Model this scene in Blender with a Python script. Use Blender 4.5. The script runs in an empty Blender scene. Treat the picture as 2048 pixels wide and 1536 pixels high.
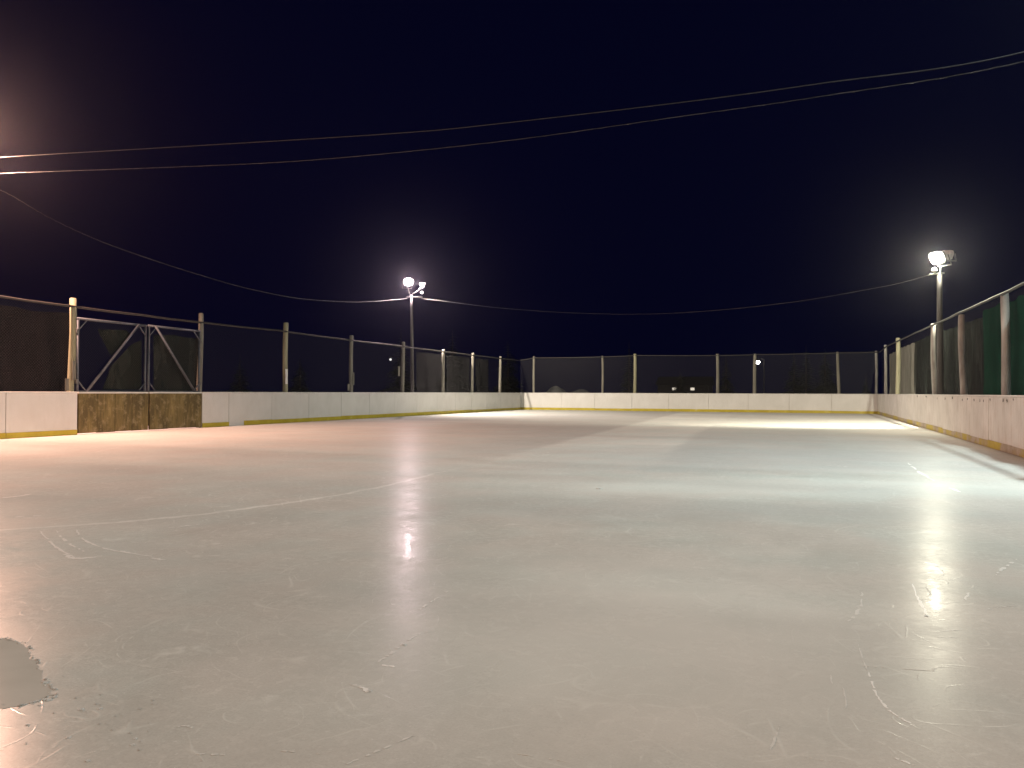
import bpy, bmesh, math, random
from mathutils import Vector, Matrix, noise as mnoise
R = math.radians
random.seed(7)
sc = bpy.context.scene
col = sc.collection

# ------------------------------------------------------------------ frame
# X runs across the rink (right positive), Y along the rink, Z up; the ice is z = 0.
F = 1540.0                      # focal length in pixels of the 2048 px wide photograph
CAMH = 1.2
ROT = R(21.06)
WL, WR, SF, SN = -18.57, 3.78, 49.9, -12.0     # inner faces of the boards
HB = 1.175                      # height of the boards
pitch = math.atan(16.5 / F)
roll = R(0.20)
CM = Matrix.Rotation(ROT, 3, 'Z') @ Matrix.Rotation(R(90) + pitch, 3, 'X') @ Matrix.Rotation(roll, 3, 'Z')
CP = Vector((0, 0, CAMH))
def ray(px, py): return CM @ Vector(((px - 1024) / F, -(py - 768) / F, -1))
def ground(px, py, z=0.0):
    r = ray(px, py); return CP + r * ((z - CAMH) / r.z)
def on_x(px, py, x):
    r = ray(px, py); return CP + r * (x / r.x)
def on_y(px, py, y):
    r = ray(px, py); return CP + r * (y / r.y)
def at_depth(px, py, d): return CP + ray(px, py) * d

# ------------------------------------------------------------------ mesh helper
class MB:
    def __init__(s): s.v = []; s.f = []; s.m = []
    def add(s, vs, fs, mi=0):
        b = len(s.v); s.v += [tuple(p) for p in vs]
        for f in fs: s.f.append(tuple(b + i for i in f)); s.m.append(mi)
    def box(s, x0, x1, y0, y1, z0, z1, mi=0):
        vs = [(x, y, z) for z in (z0, z1) for y in (y0, y1) for x in (x0, x1)]
        s.add(vs, [(0, 2, 3, 1), (4, 5, 7, 6), (0, 1, 5, 4), (2, 6, 7, 3), (0, 4, 6, 2), (1, 3, 7, 5)], mi)
    def tube(s, pts, r, n=10, mi=0, cap=True):
        pts = [Vector(p) for p in pts]; rs = r if isinstance(r, (list, tuple)) else [r] * len(pts)
        vs = []; prev = None
        for i, p in enumerate(pts):
            t = (pts[min(i + 1, len(pts) - 1)] - pts[max(i - 1, 0)]).normalized()
            if prev is None:
                a = Vector((1, 0, 0)) if abs(t.x) < .8 else Vector((0, 1, 0))
                u = t.cross(a).normalized()
            else:
                u = (prev - t * prev.dot(t)).normalized()
            prev = u; w = t.cross(u)
            for k in range(n):
                a = 2 * math.pi * k / n
                vs.append(p + (u * math.cos(a) + w * math.sin(a)) * rs[i])
        fs = []
        for i in range(len(pts) - 1):
            for k in range(n):
                k2 = (k + 1) % n
                fs.append((i * n + k, i * n + k2, (i + 1) * n + k2, (i + 1) * n + k))
        if cap:
            fs.append(tuple(range(n - 1, -1, -1))); b = (len(pts) - 1) * n
            fs.append(tuple(b + k for k in range(n)))
        s.add(vs, fs, mi)
    def grid(s, fn, nu, nv, mi=0):
        vs = [fn(i / nu, j / nv) for j in range(nv + 1) for i in range(nu + 1)]
        fs = [(j * (nu + 1) + i, j * (nu + 1) + i + 1, (j + 1) * (nu + 1) + i + 1, (j + 1) * (nu + 1) + i)
              for j in range(nv) for i in range(nu)]
        s.add(vs, fs, mi)
    def blob(s, c, r, mi=0, sub=1, sq=.6):
        bm = bmesh.new(); bmesh.ops.create_icosphere(bm, subdivisions=sub, radius=1)
        c = Vector(c)
        vs = []
        for v in bm.verts:
            k = r * (1 + .45 * random.uniform(-1, 1))
            vs.append((c.x + v.co.x * k, c.y + v.co.y * k, c.z + v.co.z * k * sq))
        fs = [tuple(v.index for v in f.verts) for f in bm.faces]
        bm.free(); s.add(vs, fs, mi)
    def build(s, name, mats, parent=None, origin=None, smooth=False):
        if not isinstance(mats, (list, tuple)): mats = [mats]
        o0 = Vector(origin) if origin is not None else (Vector(parent['o']) if parent is not None and 'o' in parent else Vector((0, 0, 0)))
        me = bpy.data.meshes.new(name)
        me.from_pydata([tuple(Vector(p) - o0) for p in s.v], [], s.f)
        for m in mats: me.materials.append(m)
        for p, mi in zip(me.polygons, s.m): p.material_index = mi; p.use_smooth = smooth
        me.update()
        o = bpy.data.objects.new(name, me); col.objects.link(o)
        if parent is not None:
            o.parent = parent
        else:
            o.location = o0
        o['o'] = tuple(o0)
        return o

def tag(o, label=None, cat=None, group=None, kind=None):
    for k, v in (('label', label), ('category', cat), ('group', group), ('kind', kind)):
        if v: o[k] = v
    return o
def thing(name, loc, label, cat, group=None):
    o = bpy.data.objects.new(name, None); col.objects.link(o)
    o.location = loc; o.empty_display_size = .2; o['o'] = tuple(loc)
    return tag(o, label, cat, group)

# ------------------------------------------------------------------ materials
class NT:
    def __init__(s, name):
        s.mat = bpy.data.materials.new(name); s.mat.use_nodes = True
        s.t = s.mat.node_tree; s.t.nodes.clear()
        s.out = s.n('ShaderNodeOutputMaterial')
    def n(s, typ, **kw):
        nd = s.t.nodes.new(typ)
        for k, v in kw.items(): setattr(nd, k, v)
        return nd
    def link(s, a, b): s.t.links.new(a, b)
    def set(s, sock, v):
        if isinstance(v, bpy.types.NodeSocket): s.link(v, sock)
        else: sock.default_value = v
    def math(s, op, a, b=None, c=None, clamp=False):
        nd = s.n('ShaderNodeMath', operation=op); nd.use_clamp = clamp
        s.set(nd.inputs[0], a)
        if b is not None: s.set(nd.inputs[1], b)
        if c is not None: s.set(nd.inputs[2], c)
        return nd.outputs[0]
    def coord(s, scale=(1, 1, 1)):
        tc = s.n('ShaderNodeTexCoord'); mp = s.n('ShaderNodeMapping')
        mp.inputs['Scale'].default_value = scale
        s.link(tc.outputs['Object'], mp.inputs['Vector']); return mp.outputs['Vector']
    def noise(s, vec, scale, detail=4, rough=.55, dist=0):
        nd = s.n('ShaderNodeTexNoise'); s.link(vec, nd.inputs['Vector'])
        nd.inputs['Scale'].default_value = scale; nd.inputs['Detail'].default_value = detail
        nd.inputs['Roughness'].default_value = rough; nd.inputs['Distortion'].default_value = dist
        return nd.outputs['Fac']
    def ramp(s, fac, stops):
        nd = s.n('ShaderNodeValToRGB'); e = nd.color_ramp.elements
        while len(e) < len(stops): e.new(.5)
        for q, (p, c) in zip(e, stops):
            q.position = p; q.color = tuple(c) + (1,) if len(c) == 3 else c
        s.link(fac, nd.inputs[0]); return nd.outputs[0]
    def mix(s, fac, a, b, mode='MIX'):
        nd = s.n('ShaderNodeMix', data_type='RGBA', blend_type=mode)
        s.set(nd.inputs['Factor'], fac)
        for k, v in (('A', a), ('B', b)):
            sk = [i for i in nd.inputs if i.name == k and i.type == 'RGBA'][0]
            s.set(sk, v if isinstance(v, bpy.types.NodeSocket) else tuple(v) + ((1,) if len(v) == 3 else ()))
        return [o for o in nd.outputs if o.type == 'RGBA'][0]
    def maprange(s, v, a, b, c, d):
        nd = s.n('ShaderNodeMapRange'); nd.clamp = True
        s.set(nd.inputs['Value'], v)
        for k, x in (('From Min', a), ('From Max', b), ('To Min', c), ('To Max', d)): s.set(nd.inputs[k], x)
        return nd.outputs[0]
    def principled(s, color, rough=.5, metal=0, bump=None, bstr=.3, bdist=.01, **kw):
        p = s.n('ShaderNodeBsdfPrincipled')
        s.set(p.inputs['Base Color'], color if isinstance(color, bpy.types.NodeSocket) else tuple(color) + (1,))
        s.set(p.inputs['Roughness'], rough); s.set(p.inputs['Metallic'], metal)
        for k, v in kw.items(): s.set(p.inputs[k], v)
        if bump is not None:
            b = s.n('ShaderNodeBump'); b.inputs['Strength'].default_value = bstr; b.inputs['Distance'].default_value = bdist
            s.link(bump, b.inputs['Height']); s.link(b.outputs[0], p.inputs['Normal'])
        s.link(p.outputs[0], s.out.inputs['Surface']); return p

def simple(name, c0, c1, scale=6, rough=.6, metal=0, stretch=(1, 1, 1), bstr=.25, bdist=.004, detail=5):
    t = NT(name); v = t.coord(stretch)
    n = t.noise(v, scale, detail, .6)
    t.principled(t.ramp(n, [(.3, c0), (.7, c1)]), rough, metal, bump=n, bstr=bstr, bdist=bdist)
    return t.mat

M = {}
M['wood_post'] = simple('weathered_wood_post', (.13, .12, .10), (.26, .25, .21), 9, .8, stretch=(1, 1, .12), bstr=.6, bdist=.01)
M['post_pale'] = simple('bleached_wood_post', (.22, .215, .20), (.46, .45, .42), 6, .8, stretch=(1, 1, .2), bstr=.6, bdist=.01)
M['post_yellow'] = simple('peeled_wood_post', (.22, .21, .13), (.36, .35, .24), 9, .75, stretch=(1, 1, .12), bstr=.6, bdist=.01)
M['pole'] = simple('grey_pole', (.045, .044, .041), (.09, .087, .084), 7, .75, stretch=(1, 1, .1), bstr=.5, bdist=.008)
M['galv'] = simple('galvanised_pipe', (.22, .22, .23), (.38, .38, .39), 14, .55, .35)
M['rail'] = simple('dull_rail', (.025, .024, .024), (.055, .053, .052), 10, .6, .2)
M['gate'] = simple('grey_blue_gate_pipe', (.06, .07, .088), (.10, .115, .135), 12, .5, .25)
M['dark_metal'] = simple('dark_fixture_metal', (.10, .10, .10), (.2, .2, .2), 10, .5, .5)
M['white_metal'] = simple('white_enamel', (.62, .62, .62), (.8, .8, .8), 10, .4)
M['porcelain'] = simple('porcelain', (.7, .68, .66), (.85, .84, .82), 12, .3)
M['cable'] = simple('cable_jacket', (.012, .012, .013), (.034, .033, .036), 3.2, .5, 0, bstr=.1)
M['cable_twist'] = simple('twisted_cable', (.006, .006, .006), (.06, .058, .062), 2.2, .45, 0, bstr=.1, detail=1)
M['snow'] = simple('snow', (.66, .68, .72), (.8, .81, .83), 5, .9, bstr=.6, bdist=.03)
M['heap'] = simple('old_grey_snow', (.06, .065, .065), (.12, .125, .125), 5, .9, bstr=.6, bdist=.03)
M['trunk'] = simple('bark', (.05, .04, .03), (.1, .08, .06), 8, .9)
M['needles'] = simple('spruce_needles', (.012, .022, .012), (.03, .05, .025), 2.5, .8)
M['frame_wood'] = simple('board_framework_wood', (.2, .16, .1), (.32, .26, .18), 8, .85, stretch=(1, 1, .2))
M['house_wall'] = simple('house_siding', (.05, .045, .045), (.09, .085, .08), 3, .8)
M['house_roof'] = simple('house_roof', (.03, .03, .03), (.06, .06, .06), 3, .8)

def board_mat(name, a, b, dirt, dirt_amt, scuff):
    t = NT(name); v = t.coord()
    n1 = t.noise(v, 1.1, 5, .6, .4); n2 = t.noise(t.coord((1, 1, .25)), 7, 5, .65); n3 = t.noise(v, 38, 3, .7)
    c = t.ramp(n1, [(.32, a), (.68, b)])
    m = t.math('MULTIPLY', t.maprange(n2, .5, .72, 0, 1), dirt_amt)
    c = t.mix(m, c, dirt)
    m2 = t.math('MULTIPLY', t.maprange(n3, .62, .72, 0, 1), scuff)
    c = t.mix(m2, c, (.18, .16, .15))
    t.principled(c, t.maprange(n2, .3, .7, .35, .6), bump=n2, bstr=.12, bdist=.004)
    return t.mat
M['board'] = board_mat('white_board_plastic', (.64, .635, .615), (.72, .715, .70), (.55, .53, .48), .22, .2)
M['board_worn'] = board_mat('worn_board_plastic', (.60, .59, .55), (.77, .76, .72), (.50, .45, .37), .5, .5)
M['cap'] = simple('board_cap', (.6, .6, .57), (.74, .73, .70), 5, .5)

def kick_mat(name, worn):
    t = NT(name); v = t.coord()
    n1 = t.noise(v, 2.2, 5, .65); n2 = t.noise(v, .55, 2, .5)
    c = t.ramp(n1, [(.3, (.40, .31, .015)), (.7, (.56, .46, .035))])
    if worn:
        m = t.math('MULTIPLY', t.maprange(t.math('ADD', n2, t.math('MULTIPLY', t.math('SUBTRACT', n1, .5), .35)), .44, .58, 0, 1), .9)
        c = t.mix(m, c, t.ramp(n1, [(.35, (.25, .18, .12)), (.7, (.48, .42, .38))]))
    else:
        c = t.mix(t.math('MULTIPLY', t.maprange(n1, .6, .75, 0, 1), .5), c, (.6, .58, .5))
    t.principled(c, .5, bump=n1, bstr=.15, bdist=.004); return t.mat
M['kick'] = kick_mat('yellow_kick_plate', False)
M['kick_worn'] = kick_mat('worn_yellow_kick_plate', True)

def ply_mat():
    t = NT('stained_plywood'); v = t.coord((1, 1, .35))
    g = t.noise(t.coord((6, 6, .5)), 3, 6, .6, 1.2); n = t.noise(v, 1.8, 6, .65, .6); k = t.noise(t.coord(), 5, 4, .7)
    c = t.ramp(g, [(.25, (.10, .074, .022)), (.75, (.30, .225, .085))])
    c = t.mix(t.maprange(n, .4, .62, 0, .75), c, (.06, .044, .014))
    c = t.mix(t.maprange(k, .52, .68, 0, .5), c, (.42, .34, .2))
    t.principled(c, .75, bump=g, bstr=.4, bdist=.006); return t.mat
M['ply'] = ply_mat()

def fabric_mat(name, a, b, trans, stretch=(1, 1, .3), open_=0.0):
    t = NT(name); v = t.coord(stretch)
    n = t.noise(v, 2.2, 5, .6, .5); w = t.noise(t.coord(), 60, 2, .6)
    c = t.ramp(n, [(.3, a), (.7, b)])
    c = t.mix(t.maprange(w, .35, .65, 0, .35), c, tuple(x * .5 for x in a))
    d = t.n('ShaderNodeBsdfDiffuse'); tr = t.n('ShaderNodeBsdfTranslucent')
    t.link(c, d.inputs[0]); t.link(c, tr.inputs[0])
    mx = t.n('ShaderNodeMixShader'); mx.inputs[0].default_value = trans
    t.link(d.outputs[0], mx.inputs[1]); t.link(tr.outputs[0], mx.inputs[2])
    o = mx.outputs[0]
    if open_:
        tp = t.n('ShaderNodeBsdfTransparent'); m2 = t.n('ShaderNodeMixShader'); m2.inputs[0].default_value = open_
        t.link(o, m2.inputs[1]); t.link(tp.outputs[0], m2.inputs[2]); o = m2.outputs[0]
    t.link(o, t.out.inputs['Surface']); return t.mat
M['fab_brown'] = fabric_mat('dark_brown_windscreen', (.012, .0105, .0105), (.03, .026, .026), .2, open_=.15)
M['fab_grey'] = fabric_mat('grey_windscreen', (.022, .022, .023), (.05, .05, .05), .3, open_=.12)
M['fab_black'] = fabric_mat('black_windscreen', (.018, .022, .019), (.052, .060, .053), .25, open_=.1)
M['fab_pale'] = fabric_mat('pale_windscreen', (.46, .47, .38), (.70, .69, .58), .6, open_=.05)
M['fab_green'] = fabric_mat('green_windscreen', (.004, .042, .025), (.010, .085, .052), .3, open_=.05)

def link_mat(name, axis, wid):
    t = NT(name); tc = t.n('ShaderNodeTexCoord'); sp = t.n('ShaderNodeSeparateXYZ'); t.link(tc.outputs['Object'], sp.inputs[0])
    a = sp.outputs[axis]; z = sp.outputs['Z']; cell = .075
    def stripe(e):
        f = t.math('FRACT', t.math('DIVIDE', e, cell))
        return t.math('LESS_THAN', t.math('ABSOLUTE', t.math('SUBTRACT', f, .5)), wid / 2)
    m = t.math('MAXIMUM', stripe(t.math('ADD', a, z)), stripe(t.math('SUBTRACT', a, z)))
    p = t.n('ShaderNodeBsdfPrincipled'); p.inputs['Base Color'].default_value = (.05, .05, .05, 1)
    p.inputs['Roughness'].default_value = .5; p.inputs['Metallic'].default_value = .3
    tp = t.n('ShaderNodeBsdfTransparent'); mx = t.n('ShaderNodeMixShader')
    t.link(m, mx.inputs[0]); t.link(tp.outputs[0], mx.inputs[1]); t.link(p.outputs[0], mx.inputs[2])
    t.link(mx.outputs[0], t.out.inputs['Surface']); return t.mat
M['link_y'] = link_mat('chain_link_side', 'Y', .065)
M['link_x'] = link_mat('chain_link_far', 'X', .065)

def emit(name, c, s):
    t = NT(name); e = t.n('ShaderNodeEmission'); e.inputs[0].default_value = tuple(c) + (1,); e.inputs[1].default_value = s
    t.link(e.outputs[0], t.out.inputs['Surface']); return t.mat

# ------------------------------------------------------------------ ice
def float_curve(t, val, pts, x0, x1, y0, y1):
    nd = t.n('ShaderNodeFloatCurve'); cv = nd.mapping.curves[0]
    nd.mapping.use_clip = True
    P = sorted(((p[0] - x0) / (x1 - x0), (p[1] - y0) / (y1 - y0)) for p in pts)
    while len(cv.points) < len(P): cv.points.new(.5, .5)
    for q, p in zip(cv.points, P): q.location = p; q.handle_type = 'AUTO'
    nd.mapping.update()
    u = t.maprange(val, x0, x1, 0, 1)
    t.link(u, nd.inputs['Value'])
    return t.math('MULTIPLY_ADD', nd.outputs[0], y1 - y0, y0)

GL, GC = .050, .0011             # share of the sheen and of the sharp wet glint on the scraped ice
def gloss_mix(t, c, r, nrm, a, b):
    d = t.n('ShaderNodeBsdfDiffuse'); t.set(d.inputs['Color'], c); d.inputs['Roughness'].default_value = .4
    g1 = t.n('ShaderNodeBsdfGlossy'); t.set(g1.inputs['Roughness'], r)
    g2 = t.n('ShaderNodeBsdfGlossy'); g2.inputs['Roughness'].default_value = .07
    for q in (d, g1, g2): t.link(nrm, q.inputs['Normal'])
    m1 = t.n('ShaderNodeMixShader'); t.set(m1.inputs[0], a); t.link(d.outputs[0], m1.inputs[1]); t.link(g1.outputs[0], m1.inputs[2])
    m2 = t.n('ShaderNodeMixShader'); t.set(m2.inputs[0], b); t.link(m1.outputs[0], m2.inputs[1]); t.link(g2.outputs[0], m2.inputs[2])
    t.link(m2.outputs[0], t.out.inputs['Surface'])

def ice_mat():
    t = NT('rink_ice'); v = t.coord(); tc = t.n('ShaderNodeTexCoord')
    # ground direction across (a) and along (b) the flooding passes
    sp = t.n('ShaderNodeSeparateXYZ'); t.link(tc.outputs['Object'], sp.inputs[0])
    X, Y = sp.outputs['X'], sp.outputs['Y']
    big = t.noise(v, .22, 4, .55, .6); mid = t.noise(v, 1.3, 5, .6, .8); fine = t.noise(v, 16, 5, .7); grain = t.noise(v, 90, 3, .7)
    brush = t.noise(t.coord((1.2, .22, 1)), 3.2, 5, .65, .5)
    c = t.ramp(big, [(.3, (.58, .58, .57)), (.7, (.75, .75, .735))])
    c = t.mix(t.maprange(mid, .35, .7, 0, .45), c, (.44, .44, .42))
    c = t.mix(t.maprange(brush, .5, .75, 0, .35), c, (.72, .73, .72))
    c = t.mix(t.maprange(fine, .5, .72, 0, .42), c, (.80, .80, .79))
    rub = t.noise(t.coord((1, 2.2, 1)), 34, 4, .75)
    c = t.mix(t.maprange(rub, .5, .3, 0, .22), c, (.40, .39, .37))
    c = t.mix(t.maprange(grain, .35, .65, .30, 0), c, (.3, .29, .27))
    # overlapping skate cuts: thin contours of slow noises, broken up
    cuts = None
    for sc_, off, w_, br in ((.55, (3, 1, 0), .0022, 3.1), (.8, (9, 4, 0), .0030, 4.3), (1.3, (2, 8, 0), .0042, 6.1), (.38, (5, 5, 0), .0016, 2.2), (2.1, (7, 2, 0), .006, 5.0)):
        mp = t.n('ShaderNodeMapping'); mp.inputs['Location'].default_value = off; t.link(tc.outputs['Object'], mp.inputs['Vector'])
        nz = t.noise(mp.outputs[0], sc_, 1, .4, .3)
        fr = t.math('FRACT', t.math('MULTIPLY', nz, 9.0))
        ln_ = t.maprange(t.math('ABSOLUTE', t.math('SUBTRACT', fr, .5)), 0, w_ * 9, 1, 0)
        ln_ = t.math('MULTIPLY', ln_, t.maprange(t.noise(mp.outputs[0], br, 3, .6), .48, .62, 0, 1))
        cuts = ln_ if cuts is None else t.math('MAXIMUM', cuts, ln_)
    c = t.mix(t.math('MULTIPLY', cuts, .42), c, (.86, .87, .86))
    dull = t.noise(v, .55, 5, .65, 1.0)
    c = t.mix(t.maprange(dull, .5, .68, 0, .16), c, (.42, .42, .41))
    tintn = t.noise(v, .8, 3, .5)
    c = t.mix(t.maprange(tintn, .4, .6, 0, 1), t.mix(1, c, (1, .975, .95), 'MULTIPLY'), t.mix(1, c, (.965, 1, .985), 'MULTIPLY'))
    specks = t.maprange(t.noise(v, 55, 2, .5), .66, .74, 0, .5)
    c = t.mix(specks, c, (.84, .85, .84))
    # edge of the last flooding pass: X as a function of Y
    wob = t.math('MULTIPLY', t.math('SUBTRACT', t.noise(v, 1.6, 4, .6), .5), .35)
    e1 = [ground(*p) for p in ((-500, 1075), (0, 1060), (430, 1025), (700, 985), (880, 945), (1000, 915), (1120, 885), (1240, 855), (1300, 840))]
    f1 = float_curve(t, Y, [(p.y, p.x) for p in e1], 0, 50, -20, 5)
    d1 = t.math('ADD', t.math('SUBTRACT', X, f1), wob)
    near = t.maprange(Y, 11, 17, 0, 1)
    side = t.maprange(d1, -.12, .12, 1, 0)
    fade = t.maprange(d1, -9, -.5, 0, 1)
    c = t.mix(t.math('MULTIPLY', t.math('MULTIPLY', side, near), t.math('MULTIPLY', fade, .42)), c, (.30, .285, .28))
    line = t.math('MULTIPLY', t.maprange(t.math('ABSOLUTE', d1), 0, .065, 1, 0), t.maprange(Y, 9, 11.5, .75, 0))
    line = t.math('MULTIPLY', line, t.maprange(t.noise(v, 5, 4, .7), .3, .55, .25, 1))
    c = t.mix(line, c, (.86, .86, .84))
    # second pass: darker wet lane by the far end
    e2 = [ground(*p) for p in ((1235, 975), (1280, 950), (1340, 905), (1390, 868), (1410, 858))]
    f2 = float_curve(t, Y, [(p.y, p.x) for p in e2], 6, 40, -8, 5)
    d2 = t.math('ADD', t.math('SUBTRACT', X, f2), t.math('MULTIPLY', wob, .8))
    lane = t.math('MULTIPLY', t.maprange(d2, -.08, .15, 0, 1), t.maprange(d2, 3.2, 5.2, 1, 0))
    lane = t.math('MULTIPLY', lane, t.math('MULTIPLY', t.maprange(Y, 13, 16, 0, 1), t.maprange(Y, 27, 31, 1, 0)))
    c = t.mix(t.math('MULTIPLY', lane, .34), c, (.30, .30, .30))
    # right-hand lamp's light pool and the darker bands beside it, painted into the colour
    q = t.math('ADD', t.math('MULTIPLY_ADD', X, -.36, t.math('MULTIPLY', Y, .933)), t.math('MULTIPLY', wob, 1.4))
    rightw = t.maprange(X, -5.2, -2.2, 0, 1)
    def lamp_band(a0, a1, b0, b1): return t.math('MULTIPLY', t.math('MULTIPLY', t.maprange(q, a0, a1, 0, 1), t.maprange(q, b0, b1, 1, 0)), rightw)
    c = t.mix(t.math('MULTIPLY', lamp_band(8.6, 9.3, 10.2, 11.2), .42), c, (.76, .80, .78))
    c = t.mix(t.math('MULTIPLY', lamp_band(6.9, 7.6, 8.0, 8.9), .30), c, (.42, .43, .43))
    c = t.mix(t.math('MULTIPLY', lamp_band(11.0, 12.2, 15.0, 17.0), .34), c, (.40, .40, .41))
    px_ = t.math('MULTIPLY', t.math('ADD', X, .75), .62); py_ = t.math('MULTIPLY', t.math('SUBTRACT', Y, 3.9), .5)  # separate paler patch on the near ice
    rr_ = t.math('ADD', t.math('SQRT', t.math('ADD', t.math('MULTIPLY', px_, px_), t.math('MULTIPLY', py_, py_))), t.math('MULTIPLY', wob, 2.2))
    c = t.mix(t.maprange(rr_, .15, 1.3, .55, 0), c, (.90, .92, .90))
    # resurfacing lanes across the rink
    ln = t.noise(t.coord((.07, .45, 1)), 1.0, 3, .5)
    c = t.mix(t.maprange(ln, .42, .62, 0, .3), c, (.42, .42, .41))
    r = t.maprange(mid, .3, .7, .20, .32)
    r = t.math('ADD', r, t.maprange(fine, .4, .7, 0, .05))
    h = t.math('ADD', t.math('MULTIPLY', mid, .35), t.math('ADD', t.math('MULTIPLY', cuts, .12), t.math('ADD', t.math('MULTIPLY', brush, .2), t.math('MULTIPLY', fine, .06))))
    bmp = t.n('ShaderNodeBump'); bmp.inputs['Strength'].default_value = .25; bmp.inputs['Distance'].default_value = .012
    t.link(h, bmp.inputs['Height'])
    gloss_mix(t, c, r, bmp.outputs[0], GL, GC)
    return t.mat
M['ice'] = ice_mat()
def frost_mat(name, a, b):
    t = NT(name); c = t.ramp(t.noise(t.coord(), 30, 4, .6), [(.3, a), (.7, b)])
    d = t.n('ShaderNodeBsdfDiffuse'); tr = t.n('ShaderNodeBsdfTranslucent'); mx = t.n('ShaderNodeMixShader'); mx.inputs[0].default_value = .45
    t.link(c, d.inputs[0]); t.link(c, tr.inputs[0]); t.link(d.outputs[0], mx.inputs[1]); t.link(tr.outputs[0], mx.inputs[2])
    t.link(mx.outputs[0], t.out.inputs['Surface']); return t.mat
M['frost'] = frost_mat('scraped_frost', (.78, .78, .77), (.92, .92, .91))
M['frost_dim'] = frost_mat('thin_scraped_frost', (.62, .62, .61), (.74, .74, .73))
def flat_mat(name, a, b):
    t = NT(name); ge = t.n('ShaderNodeNewGeometry')
    gloss_mix(t, t.ramp(t.noise(t.coord(), 40, 4, .6), [(.3, a), (.7, b)]), .3, ge.outputs['Normal'], .05, .0); return t.mat
M['frost_mark'] = flat_mat('scraped_frost_mark', (.86, .86, .85), (.97, .97, .96))
M['frost_faint'] = flat_mat('faint_frost_mark', (.70, .70, .69), (.84, .84, .82))
def wet_mat():
    t = NT('clear_wet_ice'); n = t.noise(t.coord(), 3, 4, .6)
    b = t.n('ShaderNodeBump'); b.inputs['Strength'].default_value = .1; t.link(n, b.inputs['Height'])
    gloss_mix(t, t.ramp(n, [(.3, (.50, .485, .45)), (.7, (.58, .56, .525))]), .14, b.outputs[0], .016, .002); return t.mat
M['wet'] = wet_mat()

ice = MB()
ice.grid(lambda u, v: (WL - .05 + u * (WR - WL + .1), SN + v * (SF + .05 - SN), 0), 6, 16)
RIB = [0]
def ribbon(pts, wid, mi=1, n=26, broken=.0):
    RIB[0] += 1; z = .0006 + .00002 * RIB[0]
    g = [ground(*p) for p in pts]
    P = []
    for i in range(n + 1):                        # Catmull-Rom through the marks
        u = i / n * (len(g) - 1); k = min(int(u), len(g) - 2); f = u - k
        p0, p1, p2, p3 = g[max(k - 1, 0)], g[k], g[k + 1], g[min(k + 2, len(g) - 1)]
        P.append(.5 * ((2 * p1) + (p2 - p0) * f + (2 * p0 - 5 * p1 + 4 * p2 - p3) * f * f + (3 * p1 - p0 - 3 * p2 + p3) * f ** 3))
    L = [];
    for i, p in enumerate(P):
        t = (P[min(i + 1, n)] - P[max(i - 1, 0)]); t.z = 0; t.normalize(); s = Vector((-t.y, t.x, 0))
        w = wid * (.25 + .75 * math.sin(math.pi * min(1, max(0, i / n))) ** .5) * random.uniform(.45, 1.25)
        j = random.uniform(-.25, .25) * wid
        L.append((p + s * (w / 2 + j), p - s * (w / 2 - j)))
    for i in range(n):
        if random.random() < broken: continue
        a, b = L[i]; c, d = L[i + 1]
        ice.add([(q.x, q.y, z) for q in (a, b, d, c)], [(0, 1, 2, 3)], mi)
# skate cuts and scraped marks
ribbon([(1826, 1168), (1835, 1195), (1847, 1215), (1854, 1230)], .020, 1, 18)
ribbon([(1737, 1344), (1748, 1378), (1766, 1408), (1795, 1432), (1832, 1452)], .013, 1, 34, .10)
ribbon([(1716, 1288), (1726, 1320), (1737, 1344)], .007, 2, 18, .3)
ribbon([(1661, 1350), (1664, 1368)], .007, 2, 8)
ribbon([(1685, 1374), (1691, 1395), (1692, 1418)], .007, 2, 14, .15)
ribbon([(1724, 1185), (1722, 1210), (1708, 1232), (1695, 1244)], .02, 2, 16, .2)
ribbon([(1937, 1185), (1930, 1200)], .02, 2, 6)
ribbon([(1780, 1233), (1800, 1237)], .016, 2, 8, .2)
ribbon([(1880, 1262), (1925, 1260)], .014, 2, 10, .2)
ribbon([(1876, 1275), (1920, 1275)], .012, 2, 10, .2)
ribbon([(1788, 1516), (1810, 1524), (1830, 1532)], .012, 1, 12, .35)
ribbon([(1900, 976), (1922, 984)], .05, 1, 10)
ribbon([(1815, 926), (1840, 945), (1870, 962)], .05, 2, 14, .2)
ribbon([(1640, 930), (1720, 935)], .03, 2, 14, .4)
ribbon([(80, 1062), (110, 1092), (150, 1116)], .022, 2, 20, .15)
ribbon([(112, 1060), (135, 1085), (175, 1106)], .022, 2, 20, .3)
ribbon([(150, 1058), (170, 1080), (215, 1098), (310, 1114)], .022, 2, 26, .25)
ribbon([(130, 1108), (150, 1117), (205, 1112)], .05, 2, 18)
ribbon([(240, 1102), (262, 1106)], .04, 2, 10)
ribbon([(300, 1116), (330, 1120)], .03, 2, 8)
ribbon([(335, 1056), (400, 1048)], .03, 2, 12, .3)
ribbon([(0, 996), (40, 992), (60, 988)], .07, 2, 12)
ribbon([(30, 1034), (90, 1030)], .045, 2, 12, .2)
ribbon([(755, 1325), (775, 1312), (800, 1292), (830, 1272), (862, 1262)], .020, 2, 30, .28)
ribbon([(763, 1330), (790, 1334)], .02, 1, 8)
ribbon([(840, 1220), (856, 1208), (868, 1200), (900, 1180)], .022, 2, 20, .35)
ribbon([(700, 1368), (728, 1376)], .018, 2, 12, .3)
ribbon([(722, 1374), (738, 1384)], .024, 1, 8)
ribbon([(690, 1530), (760, 1500), (830, 1470)], .012, 2, 22, .5)
ribbon([(1540, 1500), (1550, 1478), (1560, 1450)], .010, 2, 14, .4)
ribbon([(1990, 1150), (2010, 1135), (2035, 1118)], .03, 2, 14, .3)
ribbon([(560, 1502), (640, 1508)], .008, 2, 18, .5)
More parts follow.
